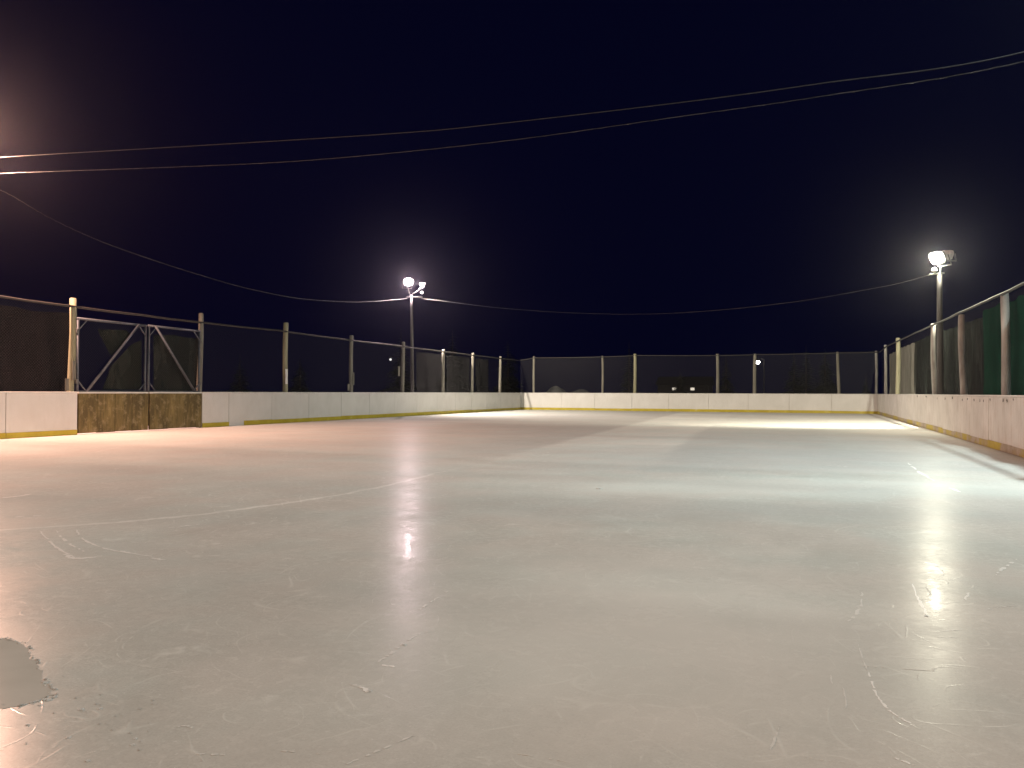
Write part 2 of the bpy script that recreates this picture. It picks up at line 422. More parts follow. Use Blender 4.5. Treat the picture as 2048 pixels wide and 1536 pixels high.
ribbon([(390, 1508), (455, 1510)], .010, 2, 18, .4)
ribbon([(355, 1455), (372, 1452), (400, 1462)], .010, 2, 18, .25)
# thin cracks across the lamp reflection, and long faint skate traces
for a in range(7):
    px, py = random.uniform(-100, 2150), random.uniform(900, 1530)
    L = random.uniform(30, 190); an = random.choice((-.18, -.1, .06, .1, -.5, .45)) + random.uniform(-.08, .08)
    cv = random.uniform(-.12, .12) * L
    ribbon([(px, py), (px + L * .5, py + L * .5 * an + cv * .25), (px + L, py + L * an)], random.uniform(.003, .006) * (1 + (1530 - py) / 300), 2, 24, .45)
# broken shell ice near the left corner of the view, with crumbs along its lip
hole = [(-260, 1300), (-120, 1286), (0, 1277), (22, 1279), (45, 1288), (56, 1298), (57, 1317), (72, 1324), (84, 1345), (86, 1368), (97, 1378), (108, 1388), (84, 1398), (60, 1405), (40, 1412), (-20, 1420), (-260, 1440)]
hg0 = [ground(*p) for p in hole]; hg = []
for i, p in enumerate(hg0):
    q = hg0[(i + 1) % len(hg0)]; nn = 7 if i < len(hg0) - 1 else 1
    for k in range(nn):
        v_ = p.lerp(q, k / nn)
        if k: v_ += Vector((mnoise.noise((v_.x * 22, v_.y * 22, 1)), mnoise.noise((v_.x * 22, v_.y * 22, 7)), 0)) * .022
        hg.append(v_)
ice.add([(p.x, p.y, .0012) for p in hg], [tuple(range(len(hg)))], 3)
for i in range(14, len(hg) - 14):
    for k in range(1 if random.random() < .55 else 0):
        a = random.random(); p = hg[i].lerp(hg[i + 1], a)
        ice.blob((p.x + random.uniform(-.004, .02), p.y + random.uniform(-.01, .015), .003), random.uniform(.003, .009), 4 if random.random() < .5 else 5, 1, .25)
for px, py, r in ((50, 1409, .007), (64, 1405, .010), (76, 1402, .010), (80, 1411, .008), (98, 1400, .013), (108, 1394, .012), (163, 1419, .011), (200, 1418, .009),
                  (138, 1475, .008), (55, 1450, .006), (175, 1522, .007), (90, 1365, .016), (265, 1490, .007), (270, 1478, .006), (1852, 1232, .010), (738, 1382, .010), (808, 1290, .012)):
    p = ground(px, py); ice.blob((p.x, p.y, .001), r, 4, 2, .2)
for k in range(50):
    px, py = random.gauss(190, 120), random.gauss(1430, 55)
    p = ground(px, min(1600, max(1290, py))); ice.blob((p.x, p.y, .002), random.uniform(.002, .005), 5, 1, .12)
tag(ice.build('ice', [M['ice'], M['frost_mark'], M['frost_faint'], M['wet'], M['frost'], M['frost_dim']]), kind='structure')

g = MB()
def snowz(x, y):
    if WL - 1 < x < WR + 1 and SN - 1 < y < SF + 1: return -.05
    d = max(WL - x, x - WR, y - SF, SN - y)
    return -.05 + min(1, d / 4) * .25 * (mnoise.noise((x * .15, y * .15, 0)) + .3)
xs = [-900, -400, -150] + [WL - 60 + 3 * i for i in range(55)] + [180, 400, 900]
ys = [-400, -120] + [SN - 20 + 3 * i for i in range(45)] + [140, 190, 300, 600, 1500]
vs = [(x, y, snowz(x, y) if abs(x) < 200 and y < 200 else 0) for y in ys for x in xs]
n = len(xs)
g.add(vs, [(j * n + i, j * n + i + 1, (j + 1) * n + i + 1, (j + 1) * n + i) for j in range(len(ys) - 1) for i in range(n - 1)])
tag(g.build('ground', M['snow'], smooth=True), kind='structure')

# a chunk of ice lying on the sheet
c = ground(1198, 978); mb = MB(); mb.blob((c.x, c.y, .004), .032, 0, 2, .28)
tag(mb.build('ice_chunk', M['frost'], origin=(c.x, c.y, 0)), 'small white chunk of ice lying alone in the middle of the ice', 'ice chunk')

# ------------------------------------------------------------------ boards
def seg(mb, side, a, b, z0, z1, off0, off1, mi=0):
    """a box along a wall: a..b along it, off0..off1 outwards from its inner face."""
    if side == 'L': mb.box(WL - off1, WL - off0, a, b, z0, z1, mi)
    elif side == 'R': mb.box(WR + off0, WR + off1, a, b, z0, z1, mi)
    else: mb.box(a, b, SF + off0, SF + off1, z0, z1, mi)
def boards(side, seams, label, bm, km, skip_kick=None, skip=(0, 0)):
    mid = (seams[0] + seams[-1]) / 2
    loc = (WL, mid, 0) if side == 'L' else (WR, mid, 0) if side == 'R' else (mid, SF, 0)
    root = thing('rink_boards', loc, label, 'rink boards', 'white boards around the rink')
    for i, (a, b) in enumerate(zip(seams[:-1], seams[1:])):
        j = random.uniform(-.004, .004)
        mb = MB(); seg(mb, side, a + .006, b - .006, .0, HB - .04, .010 + j, .05 + j)
        o = mb.build('board_panel', bm, root)
        bv = o.modifiers.new('bevel', 'BEVEL'); bv.width = .005; bv.segments = 2
        if i == skip_kick: a = a + skip[0]
        mb = MB(); seg(mb, side, a + .004, b - .004, .004, .155 + random.uniform(-.012, .012), -.004, .010 + j - .002)
        mb.build('kick_plate', km, root)
    mb = MB(); seg(mb, side, seams[0], seams[-1], HB - .037, HB, -.003, .16)
    o = mb.build('cap_rail', M['cap'], root); bv = o.modifiers.new('bevel', 'BEVEL'); bv.width = .008; bv.segments = 2
    mb = MB()
    for a in seams: seg(mb, side, a - .045 if a != seams[0] else a, a + .045 if a != seams[-1] else a, -.04, HB - .04, .06, .15)
    seg(mb, side, seams[0] + .05, seams[-1] - .05, .5, .58, .06, .14)
    mb.build('framework', M['frame_wood'], root)
    return root
GA, GM, GB = 15.32, 17.75, 19.95
boards('L', [SN + 2.25 * i for i in range(12)][:-1] + [13.32, GA], 'white rink boards along the left side, nearer stretch up to the plywood gate', M['board'], M['kick'])
boards('L', [GB, 21.2] + [21.2 + 2.27 * i for i in range(1, 13)] + [SF - .01], 'white rink boards along the left side, farther stretch from plywood gate to far corner', M['board'], M['kick'], 1, (.75, 0))
boards('F', [WL - .05, -15.6, -13.3, -10.8, -8.4, -5.9, -3.5, -1.1, 1.3, WR + .05], 'white rink boards across the far end with an even yellow kick strip', M['board'], M['kick'])
rb = boards('R', [SN + 2.14 * i for i in range(29)] + [SF - .01], 'scuffed white rink boards along the right side with worn yellow kick strip', M['board_worn'], M['kick_worn'])
# puck and tape marks near the top of the right boards
t = NT('black_scuff'); t.principled((.10, .09, .085), .7); M['scuff'] = t.mat
mb = MB()
for px, py, w, h in ((1836, 792, 10, 3), (1850, 793, 14, 3), (1862, 792, 6, 3), (1876, 797, 5, 5), (1888, 796, 6, 5), (1903, 797, 8, 6), (1922, 798, 5, 5), (1936, 797, 7, 5), (1948, 799, 6, 6),
                     (1960, 801, 4, 7), (1966, 803, 4, 5), (1978, 801, 5, 6), (2005, 801, 5, 6), (2016, 801, 6, 7), (2024, 800, 4, 5)):
    for q in range(1):
        p = on_x(px + random.uniform(-3, 3), py + random.uniform(-1.5, 1.5), WR - .002); d = p.y
        a = w * d / F * .65; b = h * d / F * .65; pts = []
        for k in range(9):
            an = 2 * math.pi * k / 9; rr = random.uniform(.35, 1)
            pts.append((WR - .002 + .009, p.y + math.cos(an) * a * rr * 1.6, p.z + math.sin(an) * b * rr))
        mb = MB(); mb.add([(WR + .0035 - q * .0012, y, z) for _, y, z in pts], [tuple(range(9))]); mb.build('scuff_mark', M['scuff'], rb)

# ------------------------------------------------------------------ fences
def wall_pt(side, px, py, off=.20):
    return on_x(px, py, WL - off) if side == 'L' else on_x(px, py, WR + off) if side == 'R' else on_y(px, py, SF + off)
def fence(side, posts, rail, mesh_runs, label, linkm):
    base = wall_pt(side, posts[len(posts) // 2][0], 783); root = thing('chain_link_fence', (base.x, base.y, 0), label, 'fence', 'fences on top of the rink boards')
    for (px0, px1, ytop, rad, mat, lean) in posts:
        top = wall_pt(side, px1, ytop); bot = wall_pt(side, px0, 783)
        bot.z = 0; n = 8; pts = []
        dx = Vector((random.uniform(-1, 1), random.uniform(-1, 1), 0)) * .02
        for i in range(n + 1):
            f = i / n; q = bot.lerp(top, f) + dx * math.sin(f * math.pi * 2)
            pts.append(q)
        m = MB(); m.tube(pts + [pts[-1] + Vector((0, 0, .015))], [rad * (1.06 - .12 * i / n) * random.uniform(.96, 1.04) for i in range(n + 1)] + [rad * .55], 12)
        m.build('post', mat, root, smooth=True)
    m = MB(); R_ = []
    for a, b in zip(rail[:-1], rail[1:]):
        for k in range(6):
            f = k / 6; p = a.lerp(b, f); p.z -= .012 * math.sin(f * math.pi) + random.uniform(-.003, .003); R_.append(p)
    R_.append(rail[-1])
    m.tube(R_, .034, 8); m.build('top_rail', M['rail'], root, smooth=True)
    out = Vector((-.03, 0, 0)) if side == 'L' else Vector((.03, 0, 0)) if side == 'R' else Vector((0, .03, 0))
    def zrail(p):
        key = (lambda q: q.x) if side == 'F' else (lambda q: q.y)
        rr = sorted(R_, key=key); k = key(p)
        for a, b in zip(rr[:-1], rr[1:]):
            if key(a) <= k <= key(b) and key(b) > key(a): return a.z + (b.z - a.z) * (k - key(a)) / (key(b) - key(a))
        return (rr[0] if k < key(rr[0]) else rr[-1]).z
    m = MB()
    for a, b in mesh_runs:
        nn = max(2, int(abs(b - a) / 1.0))
        def fn(u, v):
            k = a + (b - a) * u
            p = Vector((k, SF + .2, 0)) if side == 'F' else Vector((WL - .2 if side == 'L' else WR + .2, k, 0))
            zt = zrail(p) - .02; z = HB - .15 + (zt - HB + .15) * v
            bulge = .05 * math.sin(v * math.pi) * mnoise.noise((k * .7, v, 2))
            return Vector((p.x, p.y, z)) + out * (1 + bulge * 20)
        m.grid(fn, nn, 4)
    m.build('wire_mesh', linkm, root)
    return root, zrail
W, Yp, WR_ = M['wood_post'], M['post_yellow'], M['post_pale']
ZL = CAMH + 2.28
railL = [Vector((WL - .14, y, ZL + dz)) for y, dz in ((SN, .1), (2, .08), (8, .07), (13.2, .05), (15.2, .02), (17.6, .0), (19.9, -.01), (23.9, .03), (27.9, -.02), (32.3, -.02), (36.6, -.05), (40.2, -.06), (44.8, -.07), (SF + .1, -.07))]
postsL = [(-700, -705, 420, .095, W, 0), (-260, -262, 534, .095, Yp, 0), (141, 146, 597, .092, Yp, 0), (398, 402, 627, .085, W, 0), (569, 572, 646, .095, Yp, 0), (701, 703, 671, .088, W, 0), (804, 807, 684, .085, W, 0),
          (885, 887, 699, .09, W, 0), (943, 946, 706, .085, W, 0), (999, 1001, 713, .085, W, 0)]
fL, zL = fence('L', postsL, railL, [(SN, GA), (GB, SF + .15)], 'long chain link fence on posts above the left boards, interrupted by the pipe gate', M['link_y'])
railF = [Vector((WL - .14, SF + .14, railL[-1].z))] + [on_y(px, py, SF + .14) for px, py in ((1068, 716), (1205, 714), (1270, 711), (1435, 711), (1510, 709.5), (1675, 706))] + [Vector((WR + .14, SF + .14, CAMH + 2.44))]
postsF = [(1067, 1068, 713, .082, W, 0), (1206, 1205, 712, .078, W, 0), (1270, 1270, 708, .105, Yp, 0), (1436, 1435, 708, .095, W, 0), (1508, 1510, 708, .105, W, 0), (1679, 1675, 704, .09, W, 0)]
fF, zF = fence('F', postsF, railF, [(WL - .1, WR + .1)], 'chain link fence across the far end of the rink', M['link_x'])
railR = [on_x(px, py, WR + .14) for px, py in ((2900, 183), (2400, 405), (2160, 514), (2048, 567), (1990, 594), (1919, 626), (1868, 649), (1830, 666), (1796, 682), (1771, 694))] + [Vector((WR + .14, SF + .1, CAMH + 2.44))]
for q in railR[:3]: q.z = 3.22
postsR = [(2262, 2262, 455, .09, WR_, 0), (2015, 2009, 586, .088, WR_, 0), (1929, 1923, 630, .088, WR_, 0), (1869, 1867, 648, .08, WR_, 0), (1796, 1796, 676, .10, Yp, 0), (1772, 1771, 690, .078, WR_, 0), (1753, 1752, 702, .08, WR_, 0)]
fR, zR = fence('R', postsR, railR, [(4, SF + .1)], 'chain link fence along the right side, its rail sagging towards the viewer', M['link_y'])

# wooden cleats nailed at some post feet
def cleat(root, side, px, py0, py1, wpx, mat):
    a = wall_pt(side, px, py0, .085); b = wall_pt(side, px, py1, .085); d = (a - CP).length / F
    m = MB(); w = wpx * d / 2
    zs = sorted((a.z, b.z))
    if side == 'F': m.box(a.x - w, a.x + w, a.y - .02, a.y + .01, zs[0], zs[1])
    else: m.box(a.x - .012, a.x + .012, a.y - w * 1.6, a.y + w * 1.6, zs[0], zs[1])
    m.build('cleat', mat, root)
cleat(fL, 'L', 134, 757, 781, 4, W); cleat(fL, 'L', 148, 722, 760, 4, W)
cleat(fL, 'L', 573, 738, 768, 4, M['porcelain']); cleat(fL, 'L', 697, 768, 781, 4, W); cleat(fL, 'L', 707, 745, 770, 3, W); cleat(fL, 'L', 798, 733, 752, 4, W)

# ------------------------------------------------------------------ gate leaves in the left fence
def gate(a, b, pxl, pxr, diag, label):
    root = thing('rink_gate', (WL, (a + b) / 2, 0), label, 'gate', 'pair of gate leaves in the left boards')
    x = WL - .1; zt = ZL - .30; zb = HB - .02; a += .03; b -= .03
    m = MB(); nb = 4 if b - a > 2.3 else 3
    for q in range(nb):
        y0, y1 = a + (b - a) * q / nb, a + (b - a) * (q + 1) / nb
        m.box(WL - .05, WL + random.uniform(.001, .007), y0 + .004, y1 - .004, .02 + random.uniform(0, .02), HB - .05)
    m.build('plywood_panel', M['ply'], root)
    m = MB(); m.box(WL - .09, WL + .012, a, b, HB - .047, HB - .004); m.build('sill', M['cap'], root)
    m = MB(); r = .036
    m.tube([(x, a + r, .15), (x, a + r, zt)], r); m.tube([(x, b - r, .15), (x, b - r, zt)], r)
    m.tube([(x, a, zt), (x, b, zt - .01)], r); m.tube([(x, a + r, zb + .03), (x, b - r, zb + .03)], r * .8)
    m.build('pipe_frame', M['gate'], root, smooth=True)
    d0, d1 = ((a + .28, zb), (b - .30, zt)) if diag > 0 else ((b - .22, zb), (a + .26, zt))
    m = MB(); m.tube([(x + .03, d0[0], d0[1]), (x + .03, d1[0], d1[1])], .04); m.build('diagonal_brace', M['gate'], root, smooth=True)
    for (y, z, sy, sz) in ((a, zt, 1, -1), (b, zt, -1, -1), (a, zb, 1, 1), (b, zb, -1, 1)):
        m = MB(); m.tube([(x + .02, y + sy * .03, z + sz * .32), (x + .02, y + sy * .30, z + sz * .03)], .02); m.build('corner_brace', M['gate'], root, smooth=True)
    m = MB(); m.grid(lambda u, v: (x - .03, a + (b - a) * u, zb + (zt - zb) * v), 4, 4); m.build('wire_mesh', M['link_y'], root)
    for z in (zb + .3, zt - .35):
        m = MB(); y = a if diag > 0 else b; m.box(x - .05, x + .05, y - .03, y + .03, z - .06, z + .06); m.build('hinge', M['dark_metal'], root)
gate(GA, GM, 160, 286, 1, 'wider gate leaf of pipe and brown plywood, its brace rising away from the near post')
gate(GM, GB, 292, 395, -1, 'narrower gate leaf of pipe and brown plywood, its brace falling to the far post')

# ------------------------------------------------------------------ windscreen fabric hung behind the fences
def fabric(side, a, b, z0, ztop, mat, label, depth=.05, fold=.7, off=.34, ragged=.05, seed=0):
    loc = (WL - off, (a + b) / 2, 0) if side == 'L' else (WR + off, (a + b) / 2, 0)
    m = MB(); nu = max(10, int((b - a) / .08)); sg = -1 if side == 'L' else 1
    def fn(u, v):
        y = a + (b - a) * u
        zt = ztop(y) if callable(ztop) else ztop
        zt -= ragged * (1 + mnoise.noise((y * 1.3, seed, 5))) + ragged * .8 * abs(math.sin(y * 2.2 + seed))
        z = z0 + (zt - z0) * v
        q = mnoise.noise((y / fold + seed * 3.1 + v * .35, v * .5, seed)) + .5 * mnoise.noise((y / fold * 2.3, v * .6 + 4, seed))
        sag = depth * 2.2 * q * (1.1 - .55 * v)
        x = (WL - off if side == 'L' else WR + off) + sg * sag
        return (x, y, z)
    m.grid(fn, nu, 10)
    o = m.build('windscreen', mat, origin=loc, smooth=True)
    tag(o, label, 'windscreen', 'windscreen sheets hung on the fences'); return o
yL = lambda px: wall_pt('L', px, 780, .34).y
yR = lambda px, off=.34: wall_pt('R', px, 780, off).y
rl = lambda y: zL(Vector((0, y, 0))) ; rr = lambda y: zR(Vector((0, y, 0)))
fabric('L', -3, yL(141), HB - .1, lambda y: rl(y) - .12, M['fab_brown'], 'dark brown windscreen sheet hung before the yellowish post left of the gate', .05, .9, seed=1)
# torn triangle of sheet on the gate
m = MB(); tri = [wall_pt('L', *p, .16) for p in ((195, 659), (252, 660), (262, 668), (222, 712))]
m.add([(p.x, p.y, p.z) for p in tri] + [(p.x - .006, p.y, p.z) for p in tri], [(0, 1, 2, 3), (7, 6, 5, 4), (0, 4, 5, 1), (1, 5, 6, 2), (2, 6, 7, 3), (3, 7, 4, 0)])
tag(m.build('windscreen', M['fab_black'], origin=tri[0]), 'torn triangular scrap of dark sheet caught on the gate behind its brace', 'windscreen', 'windscreen sheets hung on the fences')
m = MB(); tri = [wall_pt('L', *p, .16) for p in ((205, 779), (222, 732), (262, 690), (283, 680), (283, 779))]
k = len(tri)
m.add([(p.x, p.y, p.z) for p in tri] + [(p.x - .006, p.y, p.z) for p in tri], [tuple(range(k)), tuple(range(2 * k - 1, k - 1, -1))] + [(i, k + i, k + (i + 1) % k, (i + 1) % k) for i in range(k)])
tag(m.build('windscreen', M['fab_black'], origin=tri[0]), 'larger dark sheet scrap filling the lower corner of the wider gate leaf', 'windscreen', 'windscreen sheets hung on the fences')
fabric('L', yL(305), yL(392), HB - .1, ZL - .45, M['fab_black'], 'dark sheet hung across the narrower gate leaf', .04, .8, seed=2, off=.30)
fabric('L', yL(832), yL(882), HB - .1, lambda y: rl(y) - .08, M['fab_grey'], 'grey sheet on the left fence just beyond the lamp pole', .06, .8, seed=3)
fabric('L', yL(892), yL(941), HB - .1, lambda y: rl(y) - .08, M['fab_grey'], 'grey sheet on the left fence, middle one of three near the far corner', .07, .8, seed=4)
fabric('L', yL(951), yL(976), HB - .1, lambda y: rl(y) - .08, M['fab_grey'], 'grey sheet on the left fence nearest the far corner', .07, .8, seed=5)
fabric('R', yR(1832, .72), SF + .6, HB - .1, lambda y: rr(y) - .06, M['fab_pale'], 'pale yellowish sheet in folds on the right fence beside the far corner', .07, .9, seed=6, off=.72)
fabric('R', yR(1975, .72), yR(1831, .72), HB - .1, lambda y: rr(y) - .03, M['fab_black'], 'charcoal sheet on the right fence behind the lamp pole, between pale and green sheets', .06, .9, seed=7, off=.72)
fabric('R', 4, yR(1963.5), HB - .1, lambda y: rr(y) - .03, M['fab_green'], 'dark green sheet on the right fence nearest the viewer', .09, 1.0, seed=8)

# ------------------------------------------------------------------ light poles
POL = 1.0
def light_pole(base, ztop, lamp, aim, colr, power, label, lens_s, extras=(), rad=.1, lean=(0, 0), arms=(), blend=.35, second=None, size=1.0, soft=.13):
    root = thing('light_pole', base, label, 'light pole', 'floodlight poles around the rink')
    b = Vector(base); top = Vector((b.x + lean[0], b.y + lean[1], ztop))
    m = MB(); pts = [b.lerp(top, i / 10) for i in range(11)]
    m.tube([Vector((p.x, p.y, p.z)) for p in pts], [rad * (1.15 - .35 * i / 10) for i in range(11)], 14); m.build('pole', M['pole'], root, smooth=True)
    for a0, a1, r in arms:
        m = MB(); m.tube([a0, a1], r, 8); m.build('crossarm', M['dark_metal'], root, smooth=True)
    L = Vector(lamp); d = (Vector(aim) - L).normalized()
    def flood(L, d, lensm, hm, k=1.0):
        u = d.cross(Vector((0, 0, 1))).normalized(); w = u.cross(d)
        m = MB(); vs = []
        for (dz, hw, hh) in ((-.30, .07, .06), (-.24, .12, .10), (-.05, .21, .17), (0, .235, .195)):
            for q in range(16):
                a = 2 * math.pi * q / 16; ca, sa = math.cos(a), math.sin(a)
                e = (abs(ca) ** 4 + abs(sa) ** 4) ** -.25
                vs.append(L + d * dz * k + u * ca * e * hw * k + w * sa * e * hh * k)
        fs = [tuple(range(15, -1, -1))]
        for r_ in range(3):
            for q in range(16): fs.append((r_ * 16 + q, r_ * 16 + (q + 1) % 16, (r_ + 1) * 16 + (q + 1) % 16, (r_ + 1) * 16 + q))
        m.add(vs, fs); h = m.build('floodlight', hm, root, smooth=True)
        m = MB(); rim = [L - d * .012 * k + u * math.cos(2 * math.pi * q / 16) * .205 * k + w * math.sin(2 * math.pi * q / 16) * .165 * k for q in range(16)]
        m.add(rim + [L + d * .035 * k], [(q, (q + 1) % 16, 16) for q in range(16)]); m.build('lens', lensm, h, smooth=True)
        m = MB(); m.tube([L - d * .15 * k + u * .24 * k, L - d * .18 * k - w * .32 * k + u * .2 * k, L - d * .18 * k - w * .32 * k - u * .2 * k, L - d * .15 * k - u * .24 * k], .018, 6); m.build('bracket', M['dark_metal'], h)
        return h
    lm = emit('lamp_lens', colr, lens_s)
    flood(L, d, lm, M['dark_metal'], size)
    m = MB(); m.tube([top - Vector((0, 0, .3)), L - d * .18 - Vector((0, 0, .32))], .03, 8); m.build('lamp_arm', M['dark_metal'], root, smooth=True)
    def bulb(p, d, e, blend, colr=colr, rad_=.13):
        ld = bpy.data.lights.new('floodlight_bulb', 'SPOT'); ld.energy = e * POL; ld.color = colr
        ld.spot_size = R(168); ld.spot_blend = blend; ld.shadow_soft_size = rad_
        lo = bpy.data.objects.new('floodlight_bulb', ld); col.objects.link(lo)
        lo.location = p + d * .14 - b; lo.parent = root
        lo.rotation_euler = (-d).to_track_quat('Z', 'Y').to_euler()
    if second:
        p2, aim2, e2, c2 = second; d2 = (Vector(aim2) - p2).normalized()
        flood(Vector(p2), d2, lm, M['white_metal'], .85); bulb(Vector(p2), d2, e2, .5, c2)
    for (kind, p, dd) in extras:
        if kind == 'flood':
            flood(Vector(p), Vector(dd).normalized(), M['porcelain'], M['white_metal'], .8)
        else:
            m = MB(); p = Vector(p); m.tube([p - Vector((0, 0, .09)), p - Vector((0, 0, .05)), p - Vector((0, 0, .04)), p, p + Vector((0, 0, .05)), p + Vector((0, 0, .08))], [.03, .05, .085, .085, .06, .03], 12)
            m.build('insulator', M['porcelain'], root, smooth=True)
    bulb(L, d, power, blend, colr, soft)
    return root
DA, DB = 42.5, 25.9
cA = (1.0, .75, .80); cB = (1.0, .95, .74); cC = (1.0, .55, .39); cD = (.84, 1.0, .97)
A = at_depth(817, 564, DA); Ab = at_depth(825, 783, DA); At = at_depth(823, 590, DA)
pA = lambda x, y: at_depth(x, y, DA)
light_pole((Ab.x, Ab.y, 0), At.z, A, (-8, 24, 0), cA, 2700, 'slim grey light pole with glowing warm lamp behind the left fence', 40,
           extras=(('ins', pA(844, 585), None),), lean=(At.x - Ab.x, At.y - Ab.y), soft=.13,
           arms=((pA(812, 594), pA(845, 594), .03), (pA(825, 588), pA(849, 574), .03)), rad=.095, size=1.3, second=(pA(848, 571), (-9, 47, 0), 8200, (1, .86, .70)))
B = at_depth(1874, 516, DB); Bb = at_depth(1881, 785, DB); Bt = at_depth(1879, 548, DB)
pB = lambda x, y: at_depth(x, y, DB)
light_pole((Bb.x, Bb.y, 0), Bt.z, B, (-4, 22, 0), cB, 2000, 'grey light pole with dazzling yellow-white lamp rising just behind the right fence', 60,
           extras=(('ins', pB(1869, 540), None),), lean=(Bt.x - Bb.x, Bt.y - Bb.y), arms=((pB(1860, 549), pB(1888, 546), .03),), rad=.105, size=1.2, second=(pB(1894, 510), (-8, 51, 0), 10000, (1, .94, .74)))
Cb = Vector((-19.1, 12.35, 0)); C_ = Cb + Vector((.25, 0, 7.5))
light_pole(tuple(Cb), 6.4, C_, (-12, 11, 0), cC, 8200, 'light pole with salmon lamp glowing in from beyond the left edge', 40, rad=.11)
Db = Vector((6.0, 12.0, 0)); D_ = Db + Vector((-.25, 0, 8.3))
light_pole(tuple(Db), 7.9, D_, (-5, 8, 0), cD, 4900, 'light pole with cool white lamp outside the view, behind the green sheet', 40, rad=.11, soft=.2)
Eb = Vector((-19.4, -11.5, 0))
light_pole(tuple(Eb), 6.4, Eb + Vector((.25, 0, 6.9)), (-8, -6, 0), (1, .66, .43), 5400, 'light pole with warm lamp at the near left corner, behind the viewer', 40, rad=.11)
Fb = Vector((4.8, -11.5, 0))
light_pole(tuple(Fb), 6.4, Fb + Vector((-.25, 0, 6.9)), (-5, -6, 0), (1, .66, .42), 3000, 'light pole with pale lamp at the near right corner, behind the viewer', 40, rad=.11)

# ------------------------------------------------------------------ cables
def cable(pts, r, mat, label, n=90, wave=0):
    P = []
    for i in range(n + 1):
        u = i / n * (len(pts) - 1); k = min(int(u), len(pts) - 2); f = u - k
        p0, p1, p2, p3 = pts[max(k - 1, 0)], pts[k], pts[k + 1], pts[min(k + 2, len(pts) - 1)]
        q = .5 * ((2 * p1) + (p2 - p0) * f + (2 * p0 - 5 * p1 + 4 * p2 - p3) * f * f + (3 * p1 - p0 - 3 * p2 + p3) * f ** 3)
        P.append(q)
    m = MB(); m.tube(P, r, 6)
    if wave:
        nn = n * 6; Q = []
        for i in range(nn + 1):
            u = i / nn * n; k = min(int(u), n - 1); q = P[k].lerp(P[k + 1], u - k); a = i * .62
            t = (P[k + 1] - P[k]).normalized(); s1 = t.cross(Vector((0, 0, 1))).normalized(); s2 = t.cross(s1)
            Q.append(q + (s1 * math.cos(a) + s2 * math.sin(a)) * r * .9)
        m.tube(Q, r * .55, 5)
    o = m.build('overhead_cable', mat, origin=P[0], smooth=True)
    return tag(o, label, 'cable', 'cables strung between the light poles')
def cross(px, py):               # vertical plane from pole C to pole D
    n_ = Vector((Db.y - Cb.y, -(Db.x - Cb.x), 0)); r_ = ray(px, py)
    return CP + r_ * ((Cb - CP).dot(n_) / r_.dot(n_))
cable([Cb + Vector((.05, 0, 6.3 + .35))] + [cross(*p) for p in ((0, 315), (400, 291), (800, 266), (1000, 247), (1360, 205), (1640, 167), (2048, 104))] + [Db + Vector((-.05, 0, 6.45))], 0.008, M['cable'], 'upper thin overhead cable crossing the whole sky above the rink')
cable([Cb + Vector((.05, 0, 6.33))] + [cross(*p) for p in ((0, 347), (400, 332), (650, 318), (1000, 283), (1360, 233), (1640, 193), (2048, 123))] + [Db + Vector((-.05, 0, 6.2))], 0.006, M['cable_twist'], 'lower twisted overhead cable crossing the sky just under the thin one', wave=1)
def between(p, q, samples):
    out = [p]
    n_ = Vector((q.y - p.y, -(q.x - p.x), 0))
    for s in samples:
        r_ = ray(*s); out.append(CP + r_ * ((p - CP).dot(n_) / r_.dot(n_)))
    return out + [q]
pc = Cb + Vector((-.1, .05, 6.25))
cable(between(pc, pA(814, 597), ((0, 380), (100, 436), (200, 482), (300, 518), (400, 550), (500, 578), (600, 597), (700, 604), (760, 602))), 0.011, M['cable_twist'], 'sagging twisted cable running from the left edge to the left lamp pole', wave=1)
cable(between(pA(842, 597), pB(1858, 550), ((900, 604), (1000, 616), (1150, 626), (1300, 628), (1450, 619), (1600, 602), (1740, 578), (1800, 566))), 0.006, M['cable_twist'], 'long sagging cable strung from the left lamp pole to the right one', wave=1)

# ------------------------------------------------------------------ beyond the fences
def spruce_mesh(seed, h, w):
    random.seed(seed); m = MB()
    lev = 26
    for i in range(lev):
        f = i / lev; z = h * (.06 + .93 * f); rad = w * (1 - f) ** .85 * random.uniform(.75, 1.15) + .05
        nb = max(5, int(15 * (1 - f) + 4))
        for k in range(nb):
            a = random.uniform(0, 2 * math.pi); L = rad * random.uniform(.65, 1.15); dz = -L * random.uniform(.2, .5)
            ca, sa = math.cos(a), math.sin(a)
            for q in range(5):
                t0 = .15 + .85 * q / 5; c = Vector((ca * L * t0, sa * L * t0, z + dz * t0)); s = L * .26 * (1.15 - t0 * .7)
                for e in range(2):
                    an = a + random.uniform(-1.1, 1.1); v1 = Vector((math.cos(an), math.sin(an), random.uniform(-.5, .1))) * s
                    v2 = Vector((-math.sin(an), math.cos(an), random.uniform(-.6, .3))) * s * .35
                    m.add([c, c + v1 * .6 + v2, c + v1 * 1.25, c + v1 * .6 - v2], [(0, 1, 2, 3)])
    tr = MB(); tr.tube([(0, 0, -.1), (0, 0, h * .5), (0, 0, h * .97)], [w * .06, w * .035, .012], 8)
    return m, tr
protos = []
for i, (h, w) in enumerate(((10, 2.4), (9, 2.9), (11, 2.1))):
    protos.append(spruce_mesh(20 + i, h, w) + (h,))
random.seed(11)
made = {}
